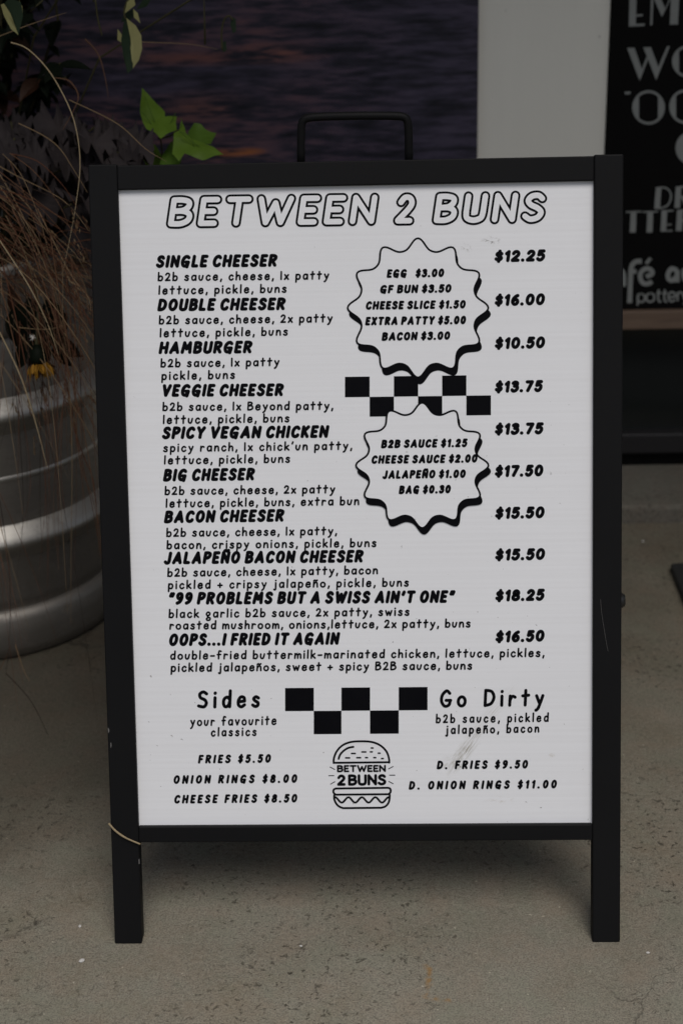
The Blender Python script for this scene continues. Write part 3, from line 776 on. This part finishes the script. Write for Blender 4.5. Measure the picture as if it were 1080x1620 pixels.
# carry handle, bolts, chips
hp = [(476, 262), (476, 200), (479, 190), (488, 185), (560, 183), (632, 183), (642, 186), (646, 195), (646.5, 262)]
hpts = [at(x, y, YM) for x, y in hp]
pts2 = []
for a, b in zip(hpts, hpts[1:]): pts2 += [a.lerp(b, j/3) for j in range(3)]
pts2.append(hpts[-1])
for _ in range(2): pts2 = [pts2[0]] + [(pts2[i-1]+pts2[i]*2+pts2[i+1])/4 for i in range(1, len(pts2)-1)] + [pts2[-1]]
MB().tube(pts2, .0040, 12).build('handle', M['frame'], sign, smooth=True)
bm_ = MB(); p = at(976, 950, .16)
bm_.lathe([(0, .011), (.006, .011), (.008, .008), (.009, .003), (.009, 0), (.006, -.004), (.006, -.02)], 16)
bo = bm_.build('hinge_bolt', M['bolt'], sign, recalc=True, smooth=True)
bo.location = (HW+.001, p.y, p.z); bo.rotation_euler = (0, R(90), 0)
MB().tube([(HW-.012, p.y, p.z), (HW-.012, YM*2-p.y, p.z)], .0035, 8).build('spreader_strut', M['frame'], sign)
for l in ([(171,1151),(173,1153),(173.5,1157),(171.5,1160)], [(175,1175),(176.5,1174.5),(177,1180),(175.5,1184)], [(219.5,1360),(221,1358),(221.5,1366),(220,1367)]):
    P = Print(Vector((0, 0, 0)), EN, E1, E2, .0004); P.fill(l)
    P.mb.v = [tuple(FM @ Vector(v)) for v in P.mb.v]; P.mb.build('paint_chip', M['chip'], sign)
P = Print(Vector((0, 0, 0)), EN, E1, E2, .0004)
P.curve([(949,948),(951,970),(954,990),(958,1015),(961,1030)], .35)
P.mb.v = [tuple(FM @ Vector(v)) for v in P.mb.v]; P.mb.build('scratch', M['chip'], sign)
# straw caught on the left leg
sp = [Vector((0, 0, 0)) + (lambda d: CAM + d*((-CAM).dot(EN)/d.dot(EN)))(ray(x, y)) + EN*.003 for x, y in catmull([(173, 1301), (184, 1313), (200, 1324), (223, 1334)], 5)]
s_ = MB().tube(sp, [.0011]*(len(sp)-6)+[.0009]*6, 6).build('grass_straw', GR[4], smooth=True)
tag(s_, 'single pale dry straw caught across the lower left leg of the menu board', 'straw')

# ------------------------------------------------------------------ steel keg planter
KX, KY = -.564, .779
keg = empty('keg_planter', (KX, KY, 0), 'brushed steel beer keg used as a planter left of the menu board', 'planter')
def arc(cr, cz, rr, a0, a1, n=8): return [(cr+rr*math.cos(R(a0+(a1-a0)*k/n)), cz+rr*math.sin(R(a0+(a1-a0)*k/n))) for k in range(n+1)]
B0 = .190
MB().lathe([(.155, .05), (.178, .062), (B0-.003, .078), (B0, .09), (B0, .44), (B0-.003, .452), (.178, .47), (.165, .48)]).build('body', M['steel'], keg, smooth=True)
for zc in (.172, .349):
    MB().lathe([(B0-.002, zc-.028), (B0+.001, zc-.022), (B0+.006, zc-.014), (B0+.012, zc-.007), (B0+.0165, zc-.001), (B0+.0175, zc+.003), (B0+.0165, zc+.007), (B0+.012, zc+.0135), (B0+.006, zc+.020), (B0+.002, zc+.0245), (B0-.002, zc+.028)]).build('rolling_ring', M['steel_ring'], keg, smooth=True)
MB().lathe([(B0-.001, .258), (B0+.0010, .2605), (B0+.0014, .264), (B0+.0010, .2665), (B0-.001, .269)]).build('weld_seam', M['steel_ring'], keg, smooth=True)
MB().lathe([(B0-.012, .012), (B0-.008, .004), (B0-.002, .001), (B0+.003, .005), (B0+.006, .02), (B0+.007, .04), (B0+.006, .058), (B0+.002, .067), (B0-.006, .072), (B0-.02, .072)]).build('bottom_chime', M['steel'], keg, smooth=True)
MB().lathe([(B0-.02, .452), (B0-.002, .453), (B0+.004, .458), (B0+.005, .468), (B0+.004, .53), (B0+.005, .540), (B0+.001, .548), (B0-.006, .548), (B0-.009, .54), (B0-.010, .47)]).build('top_chime', M['steel'], keg, smooth=True)
so_ = MB(); so_.lathe([(B0-.012, .50), (.12, .515), (.05, .525), (.001, .53)], 48); so_.build('soil', M['soil'], keg, smooth=True)

# ------------------------------------------------------------------ plants
def blade(mb, pts, w0, mi=0):
    """thin tapering grass blade: a three-sided tube"""
    n = len(pts); mb.tube(pts, [max(w0*.74*(1-.75*(i/(n-1))**2), w0*.2) for i in range(n)], 4, mi, cap=False)
def arching(x, y, z, az, up_, out, L, n=18):
    p = Vector((x, y, z)); d = Vector((math.cos(az)*out, math.sin(az)*out, up_)).normalized(); pts = [p.copy()]
    stp = L/n; cv = random.uniform(.8, 1.35); tw = random.gauss(0, .04)
    for i in range(n):
        d = (d + Vector((0, 0, -1))*stp*5.2*cv*(1-.0*i/n) + Vector((-d.y, d.x, 0))*tw).normalized()
        p = p + d*stp; r_ = math.hypot(p.x-KX, p.y-KY)
        if p.z < .56 and r_ < B0+.02:
            k = (B0+.02)/max(r_, 1e-4); p.x = KX+(p.x-KX)*k; p.y = KY+(p.y-KY)*k
        if p.z < .004: break
        pts.append(p.copy())
    return pts
gt = empty('ornamental_grass', (KX, KY, .51), 'rust brown ornamental grass arching and hanging over the front of the keg', 'grass')
gt_loc = gt.location
mbs = [MB(), MB()]
for i in range(260):
    a0 = random.uniform(-2.3, -.15)                       # mostly towards the camera and the right
    rr = random.uniform(0, .10)
    pts = arching(KX+math.cos(a0)*rr, KY+math.sin(a0)*rr, .52, a0+random.gauss(0, .25), random.uniform(.15, 1.0), random.uniform(.5, 1.0), random.uniform(.28, .72) if a0 < -.7 else random.uniform(.2, .4))
    m_ = random.choices([0, 1, 2, 3, 4], [32, 22, 16, 28, 2])[0]
    blade(mbs[0], [p-gt_loc for p in pts], random.uniform(.0004, .00085), m_)
def traced(pl, Y0, Y1, w0, m_, sub=6):
    q = catmull(pl, sub); pts = [at(x, y, Y0+(Y1-Y0)*k/(len(q)-1)) - gt_loc for k, (x, y) in enumerate(q)]
    blade(mbs[1], pts, w0, m_)
for a in [([(18,67),(45,78),(80,115),(110,170),(123,215),(127,265),(121,320),(112,372),(100,430)], .52, .46, .0010, 4),
          ([(88,123),(110,128),(124,150),(118,172),(100,205)], .6, .56, .0011, 3), ([(110,158),(185,195),(230,235),(264,256)], .55, .5, .0009, 1),
          ([(30,195),(70,215),(95,235),(115,265),(139,305)], .55, .5, .0009, 1), ([(0,57),(50,38),(105,20)], .6, .6, .0009, 1),
          ([(210,66),(240,67),(300,70),(345,78)], .7, .7, .0008, 1), ([(135,62),(155,85),(166,120),(172,155)], .7, .66, .0010, 3),
          ([(0,300),(40,312),(90,340),(140,365)], .5, .46, .0011, 0), ([(0,310),(60,350),(120,420),(142,492)], .5, .44, .0010, 3),
          ([(20,330),(60,420),(100,550),(124,650),(130,700)], .46, .42, .0011, 3), ([(0,380),(45,450),(75,510),(93,562)], .46, .42, .0010, 4),
          ([(0,525),(35,600),(60,680),(75,740)], .44, .42, .0012, 4), ([(0,440),(20,530),(40,610)], .45, .43, .0012, 3),
          ([(60,330),(110,430),(140,470),(144,492)], .48, .44, .0010, 1), ([(30,518),(75,521),(110,512)], .46, .46, .0008, 1),
          ([(0,400),(25,500),(45,600),(52,640)], .47, .43, .0012, 0), ([(80,370),(95,470),(118,600),(125,720),(150,800),(158,880)], .46, .42, .0011, 3),
          ([(105,600),(125,700),(148,760),(155,830)], .47, .45, .0012, 0), ([(0,790),(15,900),(16,1000),(8,1080)], .47, .43, .0008, 2),
          ([(25,1020),(38,1060),(48,1078)], .45, .44, .0009, 1), ([(0,1060),(10,1040),(18,1020)], .45, .44, .0008, 3), ([(10,1065),(50,1110),(82,1175)], .43, .40, .0007, 2)]:
    traced(*a)
for i in range(50):                                       # strands fanning out over the rim
    xa, ya = random.uniform(-60, 50), random.uniform(235, 430); xb = random.uniform(60, 165); yb = ya + random.uniform(60, 330)
    traced([(xa, ya), (xa+(xb-xa)*.4, ya+(yb-ya)*.26+random.gauss(0, 6)), (xa+(xb-xa)*.78, ya+(yb-ya)*.62+random.gauss(0, 6)), (xb, yb)], random.uniform(.50, .58), random.uniform(.42, .47), random.uniform(.0006, .0010), random.choices([0, 1, 2, 3], [34, 26, 6, 34])[0])
for i in range(34):                                       # strands hanging down over the keg
    xa, ya = random.uniform(-10, 170), random.uniform(380, 600); L_ = random.uniform(150, 480); b_ = random.gauss(8, 18)
    traced([(xa, ya), (xa+b_*.7, ya+L_*.35), (xa+b_, ya+L_*.7), (xa+b_*.9+random.gauss(0, 8), ya+L_)], .47, .44, random.uniform(.0005, .0008), random.choices([0, 2, 3], [35, 45, 20])[0])
mbs[0].build('blades', GR, gt); mbs[1].build('long_blades', GR, gt)
sd = MB()
for i in range(46):                                       # little seed heads
    x, y = random.uniform(15, 155), random.uniform(330, 700)
    p = at(x, y, random.uniform(.44, .52)) - gt_loc; d = Vector((random.gauss(.2, .3), random.gauss(0, .2), -1)).normalized()
    L_ = random.uniform(.012, .03)
    for k in range(9):
        q = p + d*(L_*k/9) + Vector((random.gauss(0, .0011), random.gauss(0, .0011), 0))
        sd.tube([q, q+d*.0025, q+d*.005], [.0003, .0009, .0002], 4, random.choice((0, 1)))
ff = MB(); p = at(52, 534, .445) - gt_loc
for i in range(26):
    d = Vector((random.gauss(0, 1), random.gauss(0, 1), random.gauss(0, 1))).normalized()*random.uniform(.002, .005); ff.tube([p, p+d*.6, p+d], [.00018, .00025, .0001], 4)
ff.build('seed_fluff', M['pebble'], gt)
sd.build('seed_heads', [GR[3], GR[1]], gt)

def leaf_from(outline, name, mat, parent, origin, fold=.25, wave=.004, cuts=2):
    """leaf blade from a 3D outline: filled, subdivided, folded about its long axis and ruffled"""
    bm = bmesh.new(); vs = [bm.verts.new(p) for p in outline]; bm.faces.new(vs)
    bmesh.ops.triangulate(bm, faces=bm.faces)
    bmesh.ops.subdivide_edges(bm, edges=bm.edges, cuts=cuts, use_grid_fill=True)
    cen = sum((v.co for v in bm.verts), Vector())/len(bm.verts)
    bm.normal_update(); nn = sum((f.normal*f.calc_area() for f in bm.faces), Vector()).normalized()
    far = max(outline, key=lambda p: (p-cen).length); ax = (far-cen).normalized(); sd_ = nn.cross(ax)
    ph = random.uniform(0, 6)
    for v in bm.verts:
        q = v.co-cen; s1 = q.dot(sd_); s2 = q.dot(ax)
        v.co += nn*(abs(s1)*fold - s2*s2*2.0 + wave*math.sin(s2*140+ph)*math.cos(s1*170+ph))
    me = bpy.data.meshes.new(name); bm.to_mesh(me); bm.free(); me.materials.append(mat)
    me.polygons.foreach_set('use_smooth', [True]*len(me.polygons))
    o_ = bpy.data.objects.new(name, me); C.objects.link(o_); o_.parent = parent
    for v in me.vertices: v.co -= origin
    return o_
def ZL(l): return [(150+x/4.696, 100+y/4.696) for x, y in l]
sv = empty('sweet_potato_vine', (-.40, .70, .52), 'lime green lobed leaves of a vine behind the top left corner of the menu board', 'plant')
svl = sv.location
LEAVES = [([(355,205),(420,260),(490,310),(520,355),(522,395),(570,375),(605,358),(600,420),(608,480),(560,520),(490,555),(470,535),(440,500),(380,465),(355,420),(335,350),(340,290)], .66, 'lime'),
 ([(640,400),(665,450),(675,500),(710,545),(790,568),(850,605),(905,652),(960,692),(880,692),(800,700),(730,680),(665,655),(620,690),(570,640),(585,570),(590,520),(625,490)], .62, 'lime'),
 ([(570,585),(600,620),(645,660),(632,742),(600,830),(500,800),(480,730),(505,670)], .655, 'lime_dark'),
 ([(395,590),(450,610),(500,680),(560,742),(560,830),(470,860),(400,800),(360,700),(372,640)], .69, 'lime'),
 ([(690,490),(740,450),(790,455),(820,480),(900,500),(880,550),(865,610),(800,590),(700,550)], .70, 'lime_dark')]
for pl, Y, mk in LEAVES:
    q = ZL(pl); cy_ = sum(p[1] for p in q)/len(q)
    leaf_from([at(x, y, Y + (cy_-y)*.0009) for x, y in q], 'leaf', M[mk], sv, svl, .30, .0022)
for pl, Y in (([(490,540),(440,420),(370,240)], .66), ([(490,540),(560,450),(600,370)], .66), ([(490,540),(420,450),(345,350)], .66), ([(625,500),(760,610),(930,688)], .62), ([(625,500),(650,450),(642,410)], .62), ([(625,500),(720,560),(740,660)], .62)):
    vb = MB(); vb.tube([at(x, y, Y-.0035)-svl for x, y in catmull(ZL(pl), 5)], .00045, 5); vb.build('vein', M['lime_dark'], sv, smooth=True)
s_ = MB()
for pl in ([(470,560),(560,540),(630,490)], [(490,555),(500,700),(480,900)], [(630,490),(560,640),(500,900)]):
    q = catmull(ZL(pl), 5); s_.tube([at(x, y, .68)-svl for x, y in q], .0011, 6)
q = [at(*p, .68) for p in ZL([(480,900)])][0]
s_.tube([q-svl, Vector((-.33, .73, .6))-svl, Vector((-.45, .76, .52))-svl], .0015, 6)
s_.build('stem', M['stem'], sv, smooth=True)

# variegated trailing plant at the top left
vv = empty('variegated_vine', (-.47, .74, .52), 'trailing vine with cream edged dark green leaves at the upper left', 'plant'); vvl = vv.location
def ZV(l): return [(x/2.842, y/2.842) for x, y in l]
VL = [([(570,80),(610,115),(635,160),(640,220),(625,270),(598,308),(600,230),(585,160)], 'cream', .62), ([(570,80),(585,160),(600,230),(598,308),(575,330),(555,250),(545,180),(555,110)], 'vari_green', .62),
 ([(530,130),(550,158),(553,195),(528,180)], 'cream', .625), ([(560,62),(610,22),(600,-20),(572,10)], 'cream', .63), ([(600,40),(620,60),(632,105),(603,78)], 'cream', .63), ([(600,40),(560,60),(545,100),(575,95),(603,78)], 'vari_green', .64),
 ([(20,15),(48,60),(70,120),(85,157),(50,130),(18,70),(5,20)], 'cream', .56), ([(45,-10),(95,10),(104,70),(85,157),(70,120),(48,60),(20,15)], 'vari_green', .56), ([(88,0),(102,30),(104,62),(92,30)], 'cream', .57),
 ([(650,-10),(690,-20),(660,30),(612,45)], 'vari_green', .66), ([(1040,75),(1060,85),(1062,140),(1048,150),(1036,110)], 'vari_green', .7), ([(1000,190),(1016,185),(1020,225),(1006,235),(995,220)], 'vari_green', .7)]
for pl, mk, Y in VL: leaf_from([at(x, y, Y) for x, y in ZV(pl)], 'leaf', M[mk], vv, vvl, .12, .0008, 1)
s_ = MB()
for pl, Y in (([(565,85),(560,40),(600,-60)], .63), ([(40,10),(30,-40),(10,-120)], .57), ([(1000,225),(996,150),(1008,90),(1030,72),(1046,90)], .7), ([(430,0),(440,80),(460,160)], .66)):
    s_.tube([at(x, y, Y)-vvl for x, y in catmull(ZV(pl), 5)], .0011, 6)
for a, b in (((-.31, .63, .86), (-.50, .76, .52)), ((-.52, .57, .86), (-.55, .74, .52)), ((-.19, .70, .80), (-.47, .74, .52))):
    a = Vector(a)-vvl; b = Vector(b)-vvl; s_.tube([b, b.lerp(a, .5)+Vector((0, .03, .12)), a+Vector((0, .02, .06)), a], .0013, 6)
s_.build('stem', M['stem'], vv, smooth=True)

# dark bushy foliage in the keg
def oval(L, W, n=7, tip=1.0):
    pts = [(0, 0)]
    for i in range(1, n): u = i/n; pts.append((u*L, W*math.sin(math.pi*u**.85)))
    pts.append((L*tip, 0))
    for i in range(n-1, 0, -1): u = i/n; pts.append((u*L, -W*math.sin(math.pi*u**.85)))
    return pts
def scatter_leaf(mb, p, d, nrm, L, W, mi=0, lob=None):
    d = d.normalized(); s1 = d.cross(nrm).normalized(); nn = s1.cross(d)
    pts = lob or oval(L, W); n = len(pts); half = n//2
    vs = [p + d*x + s1*y + nn*(abs(y)*.35 - x*x/L*.35) for x, y in pts]
    mid = [p + d*(L*k/6) - nn*((L*k/6)**2/L*.35) for k in range(7)]
    top = vs[:half+1]; bot = [vs[0]] + vs[:half-1:-1]
    if lob is None:
        for side in (top, bot):
            for k in range(len(side)-1):
                a, b = min(round(k*6/(len(side)-1)), 6), min(round((k+1)*6/(len(side)-1)), 6)
                mb.add([side[k], side[k+1], mid[b], mid[a]], [(0, 1, 2, 3)], mi)
    else:
        cm_ = sum(vs, Vector())/n - nn*.004
        mb.add([cm_]+vs, [(0, i+1, (i+1) % n+1) for i in range(n)], mi)
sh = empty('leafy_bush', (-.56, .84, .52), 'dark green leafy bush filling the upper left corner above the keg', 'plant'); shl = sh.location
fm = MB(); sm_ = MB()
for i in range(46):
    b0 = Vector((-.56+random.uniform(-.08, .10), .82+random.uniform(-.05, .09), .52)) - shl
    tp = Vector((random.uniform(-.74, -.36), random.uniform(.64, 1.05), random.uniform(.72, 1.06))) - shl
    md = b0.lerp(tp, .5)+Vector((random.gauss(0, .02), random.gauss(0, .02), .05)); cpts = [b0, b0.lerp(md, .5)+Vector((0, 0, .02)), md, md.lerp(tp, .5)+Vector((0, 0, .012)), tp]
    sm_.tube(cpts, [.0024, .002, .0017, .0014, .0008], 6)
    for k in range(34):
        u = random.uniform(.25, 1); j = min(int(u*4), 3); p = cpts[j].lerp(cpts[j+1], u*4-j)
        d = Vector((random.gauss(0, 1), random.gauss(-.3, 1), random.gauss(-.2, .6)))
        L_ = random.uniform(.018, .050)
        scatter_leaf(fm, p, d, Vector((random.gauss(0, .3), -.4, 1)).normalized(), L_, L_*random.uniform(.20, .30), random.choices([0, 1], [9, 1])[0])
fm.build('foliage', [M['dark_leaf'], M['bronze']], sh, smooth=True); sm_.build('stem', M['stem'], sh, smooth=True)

# dusky purple ruffled leaves
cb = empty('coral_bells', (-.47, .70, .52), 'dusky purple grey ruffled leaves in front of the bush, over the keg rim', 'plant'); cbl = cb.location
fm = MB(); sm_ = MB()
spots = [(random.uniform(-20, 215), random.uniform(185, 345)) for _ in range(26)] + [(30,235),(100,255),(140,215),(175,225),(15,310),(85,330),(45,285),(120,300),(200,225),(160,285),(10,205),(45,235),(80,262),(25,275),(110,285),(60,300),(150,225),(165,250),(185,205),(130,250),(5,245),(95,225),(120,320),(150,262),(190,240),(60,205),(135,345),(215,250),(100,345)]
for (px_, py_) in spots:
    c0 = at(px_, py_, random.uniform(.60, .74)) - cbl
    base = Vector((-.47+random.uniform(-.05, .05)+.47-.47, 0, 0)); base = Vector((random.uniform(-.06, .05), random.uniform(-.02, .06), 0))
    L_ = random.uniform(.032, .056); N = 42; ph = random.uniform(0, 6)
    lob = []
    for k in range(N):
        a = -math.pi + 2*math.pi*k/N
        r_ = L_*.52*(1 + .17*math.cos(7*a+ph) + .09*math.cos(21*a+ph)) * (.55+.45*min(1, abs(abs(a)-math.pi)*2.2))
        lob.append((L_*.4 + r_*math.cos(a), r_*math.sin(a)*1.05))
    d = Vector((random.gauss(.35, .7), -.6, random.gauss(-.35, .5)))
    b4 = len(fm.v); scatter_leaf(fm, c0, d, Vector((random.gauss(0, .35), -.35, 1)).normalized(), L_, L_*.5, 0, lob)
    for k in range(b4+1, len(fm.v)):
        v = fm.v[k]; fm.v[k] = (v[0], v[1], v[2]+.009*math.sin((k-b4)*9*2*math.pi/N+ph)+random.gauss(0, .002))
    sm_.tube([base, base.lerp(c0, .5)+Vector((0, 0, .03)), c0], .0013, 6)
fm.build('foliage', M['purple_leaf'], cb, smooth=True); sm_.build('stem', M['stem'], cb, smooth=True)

# drooping yellow flower
fl = empty('yellow_flower', (-.50, .62, .53), 'drooping yellow flower with dark leaves hanging over the keg front', 'flower'); fll = fl.location
fm = MB(); hd = at(62, 572, .452) - fll
def ZF(l): return [(x/6.75, 430+y/6.75) for x, y in l]
axis = Vector((.12, -.25, -1)).normalized(); s1 = axis.orthogonal().normalized(); s2 = axis.cross(s1)
for ringi in range(4):
    for k in range(34-6*ringi):
        a = 2*math.pi*k/(34-6*ringi) + ringi*.3 + random.gauss(0, .12)
        d = (axis*random.uniform(.55, 1.1) + (s1*math.cos(a)+s2*math.sin(a))*(.85-.22*ringi)).normalized()
        L_ = random.uniform(.011, .024)
        scatter_leaf(fm, hd + (s1*math.cos(a)+s2*math.sin(a))*.004, d, (-axis+Vector((random.gauss(0, .5), random.gauss(0, .5), random.gauss(0, .5)))).normalized(), L_, L_*random.uniform(.10, .2), random.choices([0, 1], [4, 1])[0])
fm.build('petals', [M['yellow'], M['bronze']], fl, smooth=True)
cx_ = MB(); cx_.tube([hd-axis*.020, hd-axis*.014, hd-axis*.004, hd+axis*.004], [.003, .008, .0105, .008], 14); cx_.build('calyx', M['dark_leaf'], fl, smooth=True)
lf = MB()
for (x, y), (dx, dz), L_ in (((70,505),(.6,-.9),.05), ((48,540),(-.5,-.8),.04), ((60,520),(.1,-1),.05), ((80,530),(.8,-.7),.045), ((55,490),(-.2,-1),.05), ((85,545),(.5,-1),.035), ((45,470),(.2,-1),.06), ((30,480),(-.1,-1),.06), ((75,470),(.3,-1),.055)):
    scatter_leaf(lf, at(x, y, .51)-fll, Vector((dx, -.15, dz)), Vector((random.gauss(0, .3), -1, .3)).normalized(), L_, L_*.26)
lf.build('leaf', M['dark_leaf'], fl, smooth=True)
bl_ = MB()
for (x, y), (dx, dz), L_ in (((28,500),(.2,-1),.075), ((20,470),(.35,-1),.08), ((42,505),(-.2,-1),.05), ((15,450),(.2,-1),.07)):
    scatter_leaf(bl_, at(x, y, .515)-fll, Vector((dx, -.1, dz)), Vector((.3, -1, .2)).normalized(), L_, L_*.13)
bl_.build('bronze_leaf', M['bronze'], fl, smooth=True)
MB().tube([Vector((0, .04, -.01)), at(40, 400, .55)-fll, at(62, 480, .51)-fll, hd-axis*.018], [.002, .0018, .0016, .0022], 8).build('stem', M['stem'], fl, smooth=True)

# pale chips lying on the concrete
def chip(px_, py_, rad, label):
    p = ground(px_, py_); bm = bmesh.new(); bmesh.ops.create_icosphere(bm, subdivisions=2, radius=rad)
    for v in bm.verts: v.co = Vector((v.co.x*random.uniform(.85, 1.35), v.co.y*random.uniform(.7, 1.0), v.co.z*.5 + rad*.45))
    me = bpy.data.meshes.new('stone_chip'); bm.to_mesh(me); bm.free(); me.materials.append(M['pebble'])
    o_ = bpy.data.objects.new('stone_chip', me); C.objects.link(o_); o_.location = p; o_.rotation_euler.z = random.uniform(0, 6)
    tag(o_, label, 'stone', 'pale stone chips on the concrete')
chip(130, 1521, .0030, 'largest white stone chip on the concrete in front of the left leg')
chip(127, 1466, .0019, 'small pale stone chip on the concrete left of the left leg')
chip(476, 1497, .0014, 'tiny white chip on the concrete between the two front legs')
chip(1024, 1508, .0018, 'pale stone chip on the concrete right of the right leg')
chip(1016, 857, .0020, 'pale stone chip near the step at the right')
